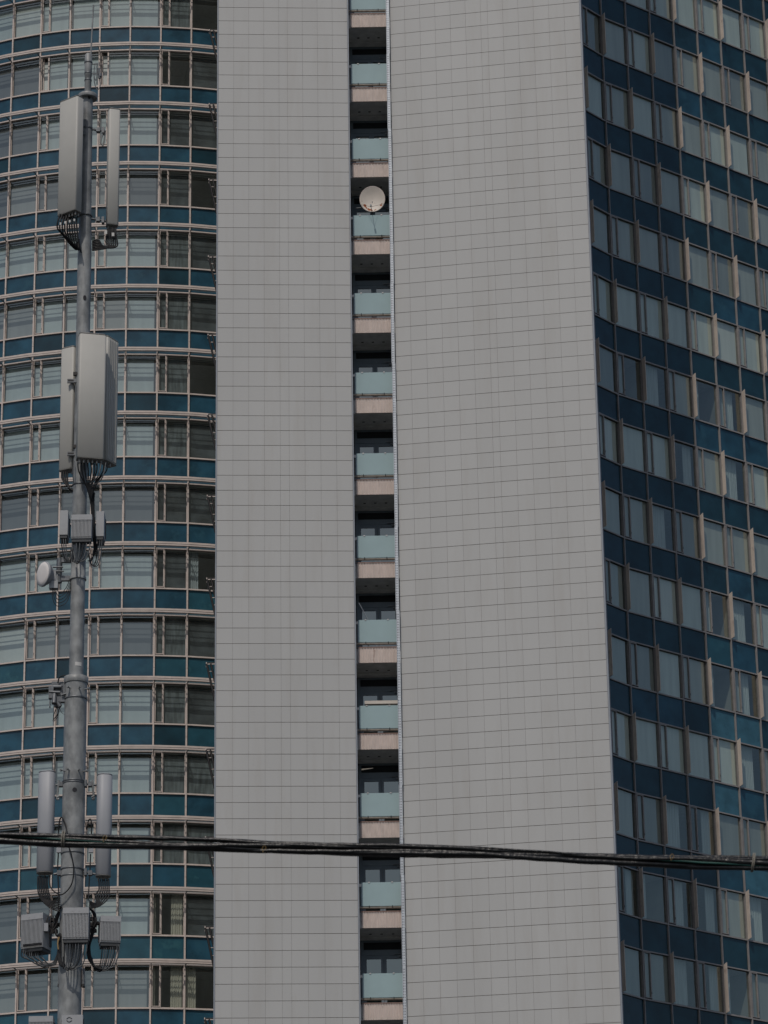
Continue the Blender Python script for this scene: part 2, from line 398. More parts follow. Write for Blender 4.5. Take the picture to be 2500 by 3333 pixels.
# ------------------------------------------------------------------ glazed facades
WW = 1.5
def glass_kit(tagn, m_frame, m_glass, fin):
    K = {}
    def f_frame(b):
        for a, c in (((.036, .03, .03), (.058, .10, 1.99)), ((WW-.058, .03, .03), (WW-.036, .10, 1.99)), ((.058, .03, .03), (WW-.058, .10, .055)), ((.058, .03, 1.965), (WW-.058, .10, 1.99))):
            b.box(a, c)
    def f_framev(b):
        f_frame(b); b.box((.425, .0, .055), (.465, .10, 1.965))
    def f_pane(b): b.add([(.059, .06, .056), (WW-.059, .06, .056), (WW-.059, .06, 1.964), (.059, .06, 1.964)], [(0, 1, 2, 3)])
    def f_panev(b): b.add([(.466, .06, .056), (WW-.059, .06, .056), (WW-.059, .06, 1.964), (.466, .06, 1.964)], [(0, 1, 2, 3)])
    def f_sash(b):
        for a, c in (((.062, -.035, .07), (.092, .055, 1.95)), ((.385, -.035, .07), (.425, .055, 1.95)), ((.092, -.035, .07), (.385, .055, .10)), ((.092, -.035, 1.92), (.385, .055, 1.95))):
            b.box(a, c)
        b.add([(.093, .02, .102), (.383, .02, .102), (.383, .02, 1.918), (.093, .02, 1.918)], [(0, 1, 2, 3)], 1); b.box((.40, -.05, .25), (.41, -.036, .34), 2)
        b.box((.062, -.037, .045), (.425, .02, .068), 2)
    def f_open(b):
        for a, c in (((.062, -.0, .07), (.085, .085, 1.95)), ((.395, -.0, .07), (.425, .085, 1.95)), ((.085, -.0, .07), (.395, .085, .095)), ((.085, -.0, 1.925), (.395, .085, 1.95))):
            b.box(a, c)
        b.box((.12, .1, .1), (.15, .38, 1.92)); b.box((.13, .15, .15), (.136, .35, 1.88), 1)
    mf = m_frd if fin else m_frame
    K['frame'] = mesh_of(f_frame, 'window', mf); K['framev'] = mesh_of(f_framev, 'window', mf)
    K['pane'] = mesh_of(f_pane, 'pane', m_glass); K['panev'] = mesh_of(f_panev, 'pane', m_glass)
    K['sash'] = mesh_of(f_sash, 'vent_sash', [m_frame, m_glass, m_dark]); K['open'] = mesh_of(f_open, 'vent_sash', [m_frame, m_glass])
    K['blind_or_reflection_sheet'] = {}
    for ch, bm_ in BL.items():
        for var in range(3):
            def f_bl(b):
                zt = (1.95, 1.95, 1.90)[var] if fin else (1.76, 1.70, 1.80)[var]; x0, x1 = ((.06, WW-.06), (.05, WW-.16), (.12, WW-.05))[var]
                if ch in 'CS':
                    def cur(xa, xb, y):
                        n = int((xb-xa)/.02); vs = []
                        for i in range(n+1): vs.append((xa+(xb-xa)*i/n, y+.022*math.sin(i*1.35+.6*math.sin(i*.5))))
                        b.add([(x, yy, .02) for x, yy in vs]+[(x, yy, 1.97) for x, yy in vs], [(i, i+1, n+2+i, n+1+i) for i in range(n)], 0, True)
                    if var == 0: cur(.08, .55, .24)
                    elif var == 1: cur(.30, 1.15, .24)
                    else: cur(.9, 1.42, .24); cur(.05, .22, .24)
                else:
                    yb = .20
                    if fin: x0, x1 = ((.03, WW-.03), (.03, WW-.05), (.04, WW-.10))[var]; yb = .115
                    b.box((x0, yb, .03), (x1, yb+.006, zt))
                    b.box((x0, yb-.02, zt), (x1, yb+.03, zt+.05))
            K['blind_or_reflection_sheet'][ch, var] = mesh_of(f_bl, 'curtain' if ch in 'CS' else 'blind_or_reflection_sheet', bm_)  # includes the sheets with painted reflections
    def f_sp(b): b.box((.036, .03, -1.283), (WW-.036, .07, -.037))
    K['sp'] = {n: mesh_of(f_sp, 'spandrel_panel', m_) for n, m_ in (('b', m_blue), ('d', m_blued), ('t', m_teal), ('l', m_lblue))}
    def f_fin(b): b.add([(-.014, -.24, .06), (.014, -.24, .06), (.014, -.02, .0), (-.014, -.02, .0), (-.014, -.24, 2.10), (.014, -.24, 2.10), (.014, -.02, 2.02), (-.014, -.02, 2.02)],
                        [(0, 3, 2, 1), (4, 5, 6, 7), (0, 1, 5, 4), (1, 2, 6, 5), (2, 3, 7, 6), (3, 0, 4, 7)]); [b.cyl((-.018, -.045, .15+.13*i), (-.014, -.045, .15+.13*i), .010, 1, 6) for i in range(14)]
    K['fin'] = mesh_of(f_fin, 'sun_fin', [m_fin, m_corrdirt])
    return K
def vis_area(T, z0, z1, xlo, xhi):
    P = [proj(T @ Vector((x, 0, z))) for x in (.05, WW-.05) for z in (z0, z1)]
    xa = max(min(p[0] for p in P), xlo); xb = min(max(p[0] for p in P), xhi)
    ya = max(min(p[1] for p in P), 0); yb = min(max(p[1] for p in P), 3333)
    return max(0, xb-xa)*max(0, yb-ya)
def facade(root, pts, Zs, rows, K, m_frame, hasvent, blindch, spkind, xlo, xhi, hasfin=None, detail=True, openv=()):
    """pts: plan points of the mullions by index; a bay runs from j to j+1"""
    js = sorted(pts); bays = []
    for j in js[:-1]:
        if j+1 not in pts: continue
        for k in rows:
            z = Zs-3.3*k
            T = frame_mat(pts[j], pts[j+1], z); T = T @ Matrix.Diagonal(((pts[j+1]-pts[j]).length/WW, 1, 1, 1))
            bays.append((j, k, T))
    aw = sorted([(vis_area(T, 0, 2, xlo(j, k), xhi(j, k)), j, k) for j, k, T in bays], reverse=True)
    asp = sorted([(vis_area(T, -1.3, 0, xlo(j, k), xhi(j, k)), j, k) for j, k, T in bays], reverse=True)
    topw = {(j, k) for a, j, k in aw[:100] if a > 25}; tops = {(j, k) for a, j, k in asp[:100] if a > 25}
    stw = MB(); sts = MB()
    mats_w = []; mats_s = []
    def merge(B, me, T, mats):
        idx = []
        for m_ in me.materials:
            if m_ not in mats: mats.append(m_)
            idx.append(mats.index(m_))
        vs = [v.co for v in me.vertices]; o = len(B.v)
        for v in vs: B.v.append(tuple(T @ v))
        for p in me.polygons:
            B.f.append(tuple(o+i for i in p.vertices)); B.m.append(idx[p.material_index]); B.sm.append(p.use_smooth)
    for j, k, T in bays:
        v = hasvent(j, k); ch = blindch(j, k); var = (j*7+k*3) % 3
        items = [K['panev' if v else 'pane']]
        if v: items.append(K['open'] if (j, k) in openv else K['sash'])
        if ch != 'D': items.append(K['blind_or_reflection_sheet'][ch, var])
        if (j, k) in topw:
            wdw = link('window', K['framev' if v else 'frame'], root, rel(root, T))
            for me in items: link(me.name.split('.')[0], me, wdw)
        else:
            merge(stw, K['framev' if v else 'frame'], T, mats_w)
            for me in items: merge(stw, me, T, mats_w)
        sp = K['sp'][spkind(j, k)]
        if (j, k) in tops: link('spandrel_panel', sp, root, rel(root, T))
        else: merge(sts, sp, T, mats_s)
        if hasfin and hasfin(j, k) and aw and vis_area(T, 0, 2, xlo(j, k)-60, xhi(j, k)+60) > 0:
            link('sun_fin', K['fin'], root, rel(root, frame_mat(pts[j], pts[j+1], z=T[2][3])))
        elif hasfin and hasfin(j, k): merge(stw, K['fin'], frame_mat(pts[j], pts[j+1], z=T[2][3]), mats_w)
    if stw.v: tag(stw.build('outer_windows', mats_w, root), kind='stuff')
    if sts.v: tag(sts.build('outer_spandrels', mats_s, root), kind='stuff')
def interior(root, pts, Zs, rows, depth=2.6):
    js = sorted(pts); b = MB(); n = len(js)
    P = [pts[j] for j in js]; Q = []
    for i, p in enumerate(P):
        d = (P[min(i+1, n-1)]-P[max(i-1, 0)]).normalized(); Q.append(p+Vector((-d.y, d.x, 0))*depth)
    A = [p+(q-p).normalized()*.09 for p, q in zip(P, Q)]
    for k in rows:
        z0, z1 = Zs-3.3*k-1.30, Zs-3.3*k-.05
        for i in range(n-1):
            b.add([(A[i].x, A[i].y, z0), (A[i+1].x, A[i+1].y, z0), (Q[i+1].x, Q[i+1].y, z0), (Q[i].x, Q[i].y, z0)], [(0, 3, 2, 1)], 1)
            b.add([(A[i].x, A[i].y, z1), (A[i+1].x, A[i+1].y, z1), (Q[i+1].x, Q[i+1].y, z1-.7), (Q[i].x, Q[i].y, z1-.7)], [(0, 1, 2, 3)], 2)
            b.add([(A[i].x, A[i].y, z0), (A[i+1].x, A[i+1].y, z0), (A[i+1].x, A[i+1].y, z1), (A[i].x, A[i].y, z1)], [(0, 1, 2, 3)], 0)
        for i in range(0, n, 3):
            b.add([(P[i].x+.02, P[i].y+.1, z0-2.1), (Q[i].x, Q[i].y, z0-2.1), (Q[i].x, Q[i].y, z0), (P[i].x+.02, P[i].y+.1, z0)], [(0, 1, 2, 3)], 0)
    zt, zl = Zs-3.3*rows[0]+2.6, 0
    for i in range(n-1):
        b.add([(Q[i].x, Q[i].y, zl), (Q[i+1].x, Q[i+1].y, zl), (Q[i+1].x, Q[i+1].y, zt), (Q[i].x, Q[i].y, zt)], [(0, 1, 2, 3)], 0)
    return b.build('interior_rooms', [m_room, m_ceil, m_floor], root)
def band(pts, off0, off1, z0, z1, b, mi=0, tilt=0.0):
    """a bar following the facade polyline, from off0 to off1 in front of (negative) / behind it"""
    js = sorted(pts); n = len(js); P = [pts[j] for j in js]; N = []
    for i, p in enumerate(P):
        d = (P[min(i+1, n-1)]-P[max(i-1, 0)]).normalized(); N.append(Vector((-d.y, d.x, 0)))
    vs = []
    for p, m_ in zip(P, N):
        a = p+m_*off0; c = p+m_*off1
        vs += [(a.x, a.y, z0), (c.x, c.y, z0+tilt), (c.x, c.y, z1+tilt), (a.x, a.y, z1)]
    fs = []
    for i in range(n-1):
        o = i*4; q = o+4
        for e in range(4): fs.append((o+e, o+(e+1) % 4, q+(e+1) % 4, q+e))
    fs = [f[::-1] for f in fs]
    fs += [(0, 1, 2, 3), (n*4-1, n*4-2, n*4-3, n*4-4)]
    b.add(vs, fs, mi)

# ---- curved building on the left
LZ = 84.878 + EYE
def lp(j):
    a = .0067+(j-4)*.0887; return v2(-12.3+17*math.sin(a), 164.3-17*math.cos(a))
Lpts = {j: lp(j) for j in range(-3, 11)}
Lrows = list(range(-2, 26))
curved = thing('curved_office_block', (-12, 155, 0), 'office block with a curved front of blue panels, glass bands and pale sunshade shelves', 'building')
KL = glass_kit('L', m_al, m_gl, False)
Lch = {0: 'LWLLLLGD', 1: 'BBLLLLDD', 2: 'BBLLLLDD', 3: 'BMBBMBDD', 4: 'LLLLLLGD', 5: 'MMLLMLGD', 6: 'LLLLLLGD', 7: 'LLLLLLGD', 8: 'BBBBBBDD',
       9: 'LLLLLLDS', 10: 'WWMBBBGD', 11: 'LLLLLLGD', 12: 'LLLLLLGG', 13: 'LLLLWLGG', 14: 'CBBMWLCD', 15: 'CMBBBMCC'}
def lblind(j, k):
    s = Lch.get(k, 'LBLMLBLM'); c_ = s[j+1] if 0 <= j+1 < len(s) else 'LBM'[(j*5+k) % 3]
    return 'K' if c_ == 'D' and (j+k) % 3 else c_  # most empty windows get the added reflection sheet
Lsp = {(6, 9): 't', (6, 10): 't', (6, 11): 't', (6, 13): 't', (6, 14): 'b', (0, 10): 't', (1, 13): 't', (4, 14): 't', (5, 14): 't', (-1, 14): 'l', (5, 12): 't', (0, 15): 't', (3, 14): 't', (5, 10): 't'}
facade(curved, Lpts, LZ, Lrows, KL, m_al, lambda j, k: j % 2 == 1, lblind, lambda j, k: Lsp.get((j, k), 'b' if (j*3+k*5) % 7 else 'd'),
       lambda j, k: 0, lambda j, k: 702, openv={(1, 1), (3, 1)})
interior(curved, Lpts, LZ, Lrows)
ZLt = LZ+3.3*2+2.6; ZLb = LZ-3.3*25-1.3
for j in sorted(Lpts):
    if j == 10: continue
    T = frame_mat(Lpts[j], Lpts[j+1]); b = MB()
    b.box((-.035, -.07, 0), (.035, .12, ZLt), 0, T)
    for k in Lrows:
        for dx in (-.025, .025): b.box((dx*.6-.006, -.074, LZ-3.3*k-.62), (dx*.6+.006, -.069, LZ-3.3*k-.58), 1, T)
    o = b.build('mullion', [m_al, m_corrdirt], curved)
me_sb = MB().box((-.015, -.62, -1.40), (.015, -.06, -1.345)).mesh('shelf_bracket', m_steeld)
me_sc = MB().box((-.03+WW/2, -.62, -1.39), (-.012+WW/2, -.50, -1.375)).mesh('shelf_clip', m_steeld)
for k in Lrows:
    z = LZ-3.3*k
    b = MB(); band(Lpts, -.045, .10, z-.035, z+.03, b); b.build('sill_rail', m_al, curved)
    b = MB(); band(Lpts, -.055, .10, z-1.345, z-1.285, b); b.build('head_rail', m_al, curved)
    b = MB()
    band(Lpts, -.69, -.63, z-1.315, z-1.225, b); band(Lpts, -.675, -.63, z-1.40, z-1.32, b)
    sh = b.build('sunshade_shelf', m_al, curved)
    b = MB()
    for i in range(2): band(Lpts, -.42+.20*i, -.42+.20*i+.03, z-1.375, z-1.367, b, 0, .02)
    b.build('shelf_slats', m_slat, sh)
    b = MB(); band(Lpts, -.56, -.54, z-1.395, z-1.375, b); b.build('shelf_rail', m_al, sh)
    for j in range(-1, 8):
        if k < 17:
            link('shelf_bracket', me_sb, sh, rel(sh, frame_mat(Lpts[j], Lpts[j+1], z))); link('shelf_clip', me_sc, sh, rel(sh, frame_mat(Lpts[j], Lpts[j+1], z)))
b = MB(); c = [tuple(lp(j))[:2] for j in range(-3, 11)]
wallbox(c+[(c[-1][0]+3, 185), (c[0][0]-8, 185)], ZLt-.02, ZLt+.6, b); b.build('roof', m_roof, curved)
b = MB(); q = [lp(j)+v2(0, 2.8) for j in range(-3, 11)]
wallbox([(p.x, p.y) for p in q]+[(q[-1].x+3, 184.8), (q[0].x-8, 184.8)], 0, ZLt-.05, b); b.build('building_core', m_room, curved)

# ---- blue wing on the right
RZ = 74.966 + EYE
A = v2(10.09, 133.34); DD = v2(1.1655, .9285)
qp = ray(1897.4, 143.8); qp = qp*((RZ-EYE)/qp.z); qd = (A-v2(qp.x, qp.y)).normalized()
Rpts = {j: A+DD*j for j in range(0, 16)}
Rpts[-1] = A-qd*1.49
Rpts[-2] = Rpts[-1]-v2(.35, 1.45)
RZ_rows = list(range(-5, 23))
wing = thing('side_office_wing', (14, 140, 0), 'shaded office wing of dark blue panels with upright sun fins, right of the pale tower', 'building')
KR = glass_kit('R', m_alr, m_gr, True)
Rspec = {}
def near(px, py, kind):              # which spandrel stands at this photo pixel
    best = None
    for j in range(-1, 10):
        for k in range(-4, 16):
            P = Rpts[j].lerp(Rpts[j+1], .5); x, y = proj((P.x, P.y, RZ-3.3*k-.65)); d = (x-px)**2+(y-py)**2
            if best is None or d < best[0]: best = (d, j, k)
    Rspec[best[1], best[2]] = kind
for px, py, kd in ((2240, 330, 'b'), (2095, 2290, 'b'), (2185, 2320, 'b'), (2350, 2360, 'l'), (2435, 2385, 'l'), (2365, 2595, 'l'), (2410, 1960, 'b'), (2320, 2140, 't'), (2395, 2160, 'b'),
                   (2310, 1410, 'b'), (2390, 1440, 'b'), (2460, 1460, 'b'), (2380, 2870, 'b'), (2470, 2890, 'l'), (2490, 2620, 't'), (2410, 2620, 'b'), (2330, 1000, 'b'), (2420, 1020, 'b'), (2320, 120, 'b')):
    near(px, py, kd)
rr = random.Random(3)
rowbase = {}
for k in RZ_rows: rowbase[k] = rr.choice('LLMMB')
rowbase.update({-2: 'L', -1: 'L', 0: 'M', 1: 'L', 2: 'M', 3: 'M', 4: 'L', 5: 'M', 6: 'L', 7: 'M', 8: 'L', 9: 'M', 10: 'L', 11: 'B', 12: 'M', 13: 'B', 14: 'B'})
rc = {}
for k in RZ_rows:
    for j in range(-2, 16):
        c_ = rowbase[k]; u = rr.random()
        if k >= 5 and u < .22: c_ = 'S'
        elif u < .35: c_ = {'L': 'M', 'M': 'B', 'B': 'M'}[c_]
        elif u > .9: c_ = {'L': 'W', 'M': 'L', 'B': 'D'}[c_]
        if k in (5, 13, 12) and u > .6: c_ = 'S'
        rc[j, k] = c_
def rxlo(j, k): return 1888+ (2025-1888)*.5
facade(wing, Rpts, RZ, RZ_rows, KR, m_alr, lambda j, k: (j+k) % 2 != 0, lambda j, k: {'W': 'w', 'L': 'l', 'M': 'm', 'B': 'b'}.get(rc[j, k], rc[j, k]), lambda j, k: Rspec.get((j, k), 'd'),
       lambda j, k: 1890+137*max(0, min(1, (k+1)/14)), lambda j, k: 2500, hasfin=lambda j, k: (j+k) % 2 == 0)
interior(wing, Rpts, RZ, RZ_rows)
ZRt = RZ+3.3*5+2.6
for j in sorted(Rpts):
    if j == 15: continue
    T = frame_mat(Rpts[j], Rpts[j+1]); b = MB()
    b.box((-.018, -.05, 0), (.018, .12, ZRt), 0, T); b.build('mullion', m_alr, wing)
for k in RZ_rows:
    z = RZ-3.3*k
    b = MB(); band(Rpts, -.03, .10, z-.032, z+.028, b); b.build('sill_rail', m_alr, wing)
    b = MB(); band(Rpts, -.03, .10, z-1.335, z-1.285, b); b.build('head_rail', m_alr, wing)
b = MB(); c = [(Rpts[j].x, Rpts[j].y) for j in sorted(Rpts)]
wallbox(c+[(c[-1][0]-14, c[-1][1]+14), (c[0][0]-2, c[-1][1]+14)], ZRt-.02, ZRt+.6, b); b.build('roof', m_roof, wing)
b = MB(); js = sorted(Rpts); c = [(Rpts[j].x-1.75, Rpts[j].y+2.2) for j in js]
wallbox(c+[(c[-1][0]-12, c[-1][1]+12), (c[0][0]-1, c[-1][1]+12)], 0, ZRt-.05, b); b.build('building_core', m_room, wing)

# ------------------------------------------------------------------ dish on the balcony
def axis_T(p, n, up=Vector((0, 0, 1))):
    n = Vector(n).normalized(); x = up.cross(n).normalized(); y = n.cross(x)
    T = Matrix.Identity(4)
    for i in range(3): T[i][0] = x[i]; T[i][1] = y[i]; T[i][2] = n[i]; T[i][3] = p[i]
    return T
dc = at(1212, 648, 116.85); dr = 40.5/83.0
sat = thing('satellite_dish', dc+Vector((0, .3, -1.0)), 'round cream satellite dish with rust patches, standing behind a balcony glass', 'satellite dish')
n = Vector((-.05, -1, -.04)).normalized(); T = axis_T(dc, n) @ Matrix.Diagonal((1, 1.1, 1, 1))
b = MB(); b.lathe([(.001, -.10), (dr*.35, -.088), (dr*.7, -.052), (dr*.94, -.008), (dr, .0), (dr*1.005, -.012), (dr*.94, -.022), (dr*.7, -.064), (dr*.35, -.10), (.001, -.112)], 0, T, 40, False)
rg = random.Random(5)
b.build('reflector', m_dish, sat)
b = MB()
def blob(cx, cy, s):
    N = 11; vs = []
    for i in range(N):
        a = 2*math.pi*i/N; r_ = s*rg.uniform(.55, 1.2); x = cx+r_*math.cos(a)*1.3; y = cy+r_*math.sin(a); rr_ = min(math.hypot(x, y)/dr, .96)
        vs.append((x, y, -.10+.095*rr_**2.0+.008))
    b.add(vs, [tuple(range(N))], 0, False, T)
for cx, cy, s in ((-.30, -.22, .05), (-.24, -.31, .035), (-.17, -.36, .045), (-.10, -.40, .05), (-.03, -.42, .045), (.09, -.42, .03), (.13, -.39, .02), (.33, -.24, .045), (-.40, -.05, .014), (.36, -.17, .02), (-.27, -.27, .03), (-.06, -.11, .008), (.09, -.12, .008)): blob(cx, cy, s)
b.build('rust_patch', m_rust, sat)
b = MB(); b.lathe([(dr*.985, -.012), (dr*1.012, -.004), (dr*1.012, .006), (dr*.985, .004)], 0, T, 40, False); b.build('rim', m_corr, sat)
fp = T @ Vector((-.02, -.56, .75))
b = MB(); b.tube([T @ Vector((-.02, -dr*.98, .0)), T @ Vector((-.02, -.55, .40)), fp], .013, 0, 6)
for sx in (-1, 1): b.cyl(T @ Vector((sx*dr*.92, -.20, .0)), T @ Vector((-.02, -.55, .62)), .006, 0, 5)
b.build('feed_arm', m_iron, sat)
b = MB(); b.cyl(fp-n*.06, fp+n*.06, .032, 0, 10); b.build('feed_horn', m_box, sat)
b = MB(); b.cyl(dc+Vector((0, .12, -.05)), dc+Vector((0, .2, -1.2)), .03); b.cyl(dc+Vector((-.62, .1, -.33)), dc+Vector((-.3, .12, -.30)), .022); b.build('mount_post', m_steeld, sat)

# small loose things on balconies
def leanpole(p, q, r, label, name='pole', m_=m_perf, cat='pole'):
    b = MB(); b.cyl(p, q, r, 0, 8); tag(b.build(name, m_), label, cat)
leanpole(at(1168, 1962, 116.5), at(1198, 2018, 116.78), .014, 'thin pale stick leaning out of the dark balcony slot, below the middle of the tower', 'stick', m_perf, 'stick')
b = MB(); p = at(1187, 2291, 116.95); q = at(1297, 2291, 116.95)
b.box((p.x, 116.9, p.z-.02), (q.x-.03, 117.1, p.z+.10)); tag(b.build('storage_box', m_dish), 'long cream box lying above the glass of a balcony in the tower slot', 'box')
b = MB(); p = at(1177, 2504, 116.5); q = at(1215, 2500, 116.3)
b.add([p+Vector((0, 0, -.03)), p+Vector((0, .05, -.03)), p+Vector((0, .05, .02)), p+Vector((0, 0, .02)), q+Vector((0, 0, -.006)), q+Vector((0, .02, -.006)), q+Vector((0, .02, .006)), q+Vector((0, 0, .006))],
      [(0, 3, 2, 1), (4, 5, 6, 7), (0, 1, 5, 4), (1, 2, 6, 5), (2, 3, 7, 6), (3, 0, 4, 7)])
tag(b.build('wooden_plank', m_pipe), 'short tapering plank sticking out of the left jamb of the balcony slot', 'plank')

exec_mast = True
# ------------------------------------------------------------------ telecom mast
MY = 48.0
def mp(px, py, dy=0.0): return at(px, py, MY+dy)
PXM = 11049.56/((Vector((0, MY, 17))).dot(cF))      # pixels per metre near the mast
axis = Vector((mp(258, 1700).x, MY, 0))
def zm(py): return mp(258, py).z
mast = thing('telecom_mast', axis, 'stepped grey galvanised steel mast pole in front of the curved office block', 'mast')
def ring(prof, name, mt, n=28):
    b = MB(); b.lathe(prof, 0, Matrix.Translation((axis.x, axis.y, 0)), n); return b.build(name, mt, mast)
def rpx(wd, py):                       # radius in metres of something wd photo pixels wide at the mast
    dpt = Vector((axis.x, MY, zm(py)-EYE)).dot(cF); return wd/2*dpt/FPX
ring([(rpx(112, 3200), 0), (rpx(78, 3330), zm(3400)), (rpx(75, 2800), zm(2800)), (rpx(73, 2213), zm(2213))], 'lower_section', m_steel)
ring([(rpx(78, 2225), zm(2226)), (rpx(80, 2225), zm(2222)), (rpx(80, 2215), zm(2206)), (rpx(70, 2215), zm(2204))], 'flange', m_steel)
ring([(rpx(47.5, 2213), zm(2214)), (rpx(47, 1900), zm(1886))], 'middle_section', m_steel)
ring([(rpx(54, 1884), zm(1888)), (rpx(54, 1884), zm(1880)), (rpx(48, 1880), zm(1879)), (rpx(48, 1800), zm(1812)), (rpx(52, 1800), zm(1808)), (rpx(52, 1800), zm(1800)), (rpx(46, 1800), zm(1798))], 'collar', m_steel)
ring([(rpx(47, 1700), zm(1799)), (rpx(46, 1300), zm(1300)), (rpx(45, 900), zm(830)), (rpx(36, 700), zm(600)), (rpx(34, 330), zm(318))], 'upper_section', m_steel)
ring([(rpx(62, 310), zm(322)), (rpx(64, 310), zm(318)), (rpx(64, 310), zm(312)), (rpx(60, 310), zm(310))], 'flange', m_steel)
ring([(rpx(22, 300), zm(311)), (rpx(22, 240), zm(250)), (rpx(24, 240), zm(249)), (rpx(24, 200), zm(180)), (rpx(16, 180), zm(176))], 'top_section', m_steel)
b = MB(); b.tube([mp(296, 176), mp(300, 95), mp(304.5, 16)], .012, 0, 8); b.build('lightning_rod', m_steel, mast)
def band_ring(py, wd, h=.05, name='clamp_band'):
    z = zm(py); r_ = rpx(wd, py); ring([(r_*.96, z-h/2), (r_, z-h/2+.004), (r_, z+h/2-.004), (r_*.96, z+h/2)], name, m_steeld)
for py, wd in ((205, 27), (240, 25.5), (262, 24.5), (420, 39), (705, 48), (1550+30, 51), (2277, 77), (2546, 77), (2552, 76.5), (2780, 78), (2832, 78), (2855, 77)): band_ring(py, wd, .028)
def face(px, py): # point on the front of the pole
    p = mp(px, py); return Vector((p.x, MY, p.z))
for (px, py, w_, h_) in ((292, 325, 9, 15), (278, 979, 11, 18), (246.5, 2581, 15, 15)):
    b = MB(); z = zm(py); rr_ = rpx(47 if py < 2000 else 74, py)
    if py < 400: rr_ = rpx(35, py)
    x = mp(px, py).x; hw = w_/2/PXM; hh = h_/2/PXM
    N = 16; vs = []
    for i in range(N):
        a = 2*math.pi*i/N; xx = x+hw*math.cos(a); zz = z+hh*math.sin(a); dx = xx-axis.x
        vs.append((xx, MY-math.sqrt(max(rr_**2-dx*dx, 0))-.004, zz))
    b.add(vs, [tuple(range(N))]); b.build('cable_port', m_hole, mast)
b = MB(); z = zm(2168); x = mp(257, 2168).x; rr_ = rpx(47.4, 2168)
vs = []
for zz in (-.03, .03):
    for i in range(7):
        xx = x-.045+.09*i/6; vs.append((xx, MY-math.sqrt(rr_**2-(xx-axis.x)**2)-.004, z+zz))
b.add(vs, [(i, i+1, 8+i, 7+i) for i in range(6)]); b.build('sticker', m_tag, mast)
# step bolts
for py, sides in ((2250, (-22, 18, 42)), (2517, (-38, -18, 22, 42))):
    for s_ in sides:
        p = mp(258+s_-12, py); c_ = Vector((axis.x, MY, p.z)); d = Vector((s_/45*.9, -math.sqrt(max(.05, 1-(s_/45*.9)**2)), 0)).normalized()
        b = MB(); r_ = rpx(74, py); b.cyl(c_+d*r_, c_+d*(r_+.075), .011, 0, 7); b.cyl(c_+d*(r_+.06), c_+d*(r_+.085), .021, 0, 7); b.build('step_bolt', m_steel, mast)
# side plates near the foot of the picture
for px in (193, 272):
    b = MB(); p = mp(px, 3205); q = mp(px, 3155); b.box((p.x-.016, MY-.06, p.z), (p.x+.016, MY+.03, q.z)); b.box((p.x-.018, MY-.062, p.z-.04), (p.x+.018, MY+.03, p.z-.002), 1); b.build('side_plate', [m_steeld, m_iron], mast)
# top accessories
b = MB(); b.box((mp(277, 276).x, MY-.03, zm(276)), (mp(281, 276).x, MY, zm(194))); b.build('strip_bracket', m_steel, mast)
b = MB(); b.cyl(mp(316, 275), mp(316, 205), .010); b.cyl(mp(324, 255), mp(323, 222), .022); b.cyl(mp(326, 250), mp(326, 240), .03)
b.tube([mp(310, 205), mp(306, 240), mp(312, 262), mp(318, 230)], .007); b.tube([mp(324, 256), mp(326, 280), mp(316, 292), mp(308, 270), mp(306, 250)], .008)
b.cyl(mp(300, 209), mp(320, 209), .008); b.cyl(mp(300, 240), mp(322, 240), .008); b.build('top_cable_clamp', m_steeld, mast)

def cables(root, lst, mt=m_cab):
    for pts, r_ in lst:
        b = MB(); b.tube([mp(*p) for p in pts], r_, 0, 6, 6); b.build('jumper_cable', mt, root)
def panel(name, label, px, ytop, ybot, w_, d_, yaw, dy, mt, r_=.03, ribs=False, group='panel antennas on the mast'):
    """px: centre at the bottom end"""
    b0 = mp(px, ybot, dy); t0 = mp(px, ytop, dy); h = t0.z-b0.z
    root = thing(name, b0, label, 'antenna', group)
    T = Matrix.Translation(b0) @ Matrix.Rotation(R(yaw), 4, 'Z')
    b = MB(); b.rbox(w_, d_, h, r_, 0, T, 5)
    if ribs:
        for i in range(5): b.box((w_/2, -d_/2+d_*(i+.7)/6, .02), (w_/2+.008, -d_/2+d_*(i+1.1)/6, h-.02), 0, T)
    b.build('radome', mt, root)
    b = MB(); b.rbox(w_*1.01, d_*1.01, .025, r_, 0, T @ Matrix.Translation((0, 0, h-.006)), 5); b.build('end_cap', m_ante if mt is m_ant else m_antg, root)
    b = MB(); b.rbox(w_*1.0, d_*1.0, .022, r_, 0, T @ Matrix.Translation((0, 0, -.018)), 5)
    n_ = 6 if w_ > .25 else 3
    for i in range(n_):
        x = -w_/2+w_*(i+.6)/(n_+.2)
        for y in ((-d_*.2, d_*.2) if w_ > .25 else (0,)): b.cyl(T @ Vector((x, y, -.018)), T @ Vector((x, y, -.07)), .014)
    b.build('connector_plate', m_ante, root)
    return root, T, h
def arm(root, p, q, r_=.018):
    b = MB(); b.cyl(p, q, r_); m_ = p.lerp(q, .45); b.box(tuple(m_-Vector((.03, .04, .035))), tuple(m_+Vector((.03, .04, .035)))); m_ = p.lerp(q, .8)
    b.box(tuple(m_-Vector((.02, .05, .05))), tuple(m_+Vector((.02, .05, .05)))); b.build('mount_bracket', m_steeld, root)
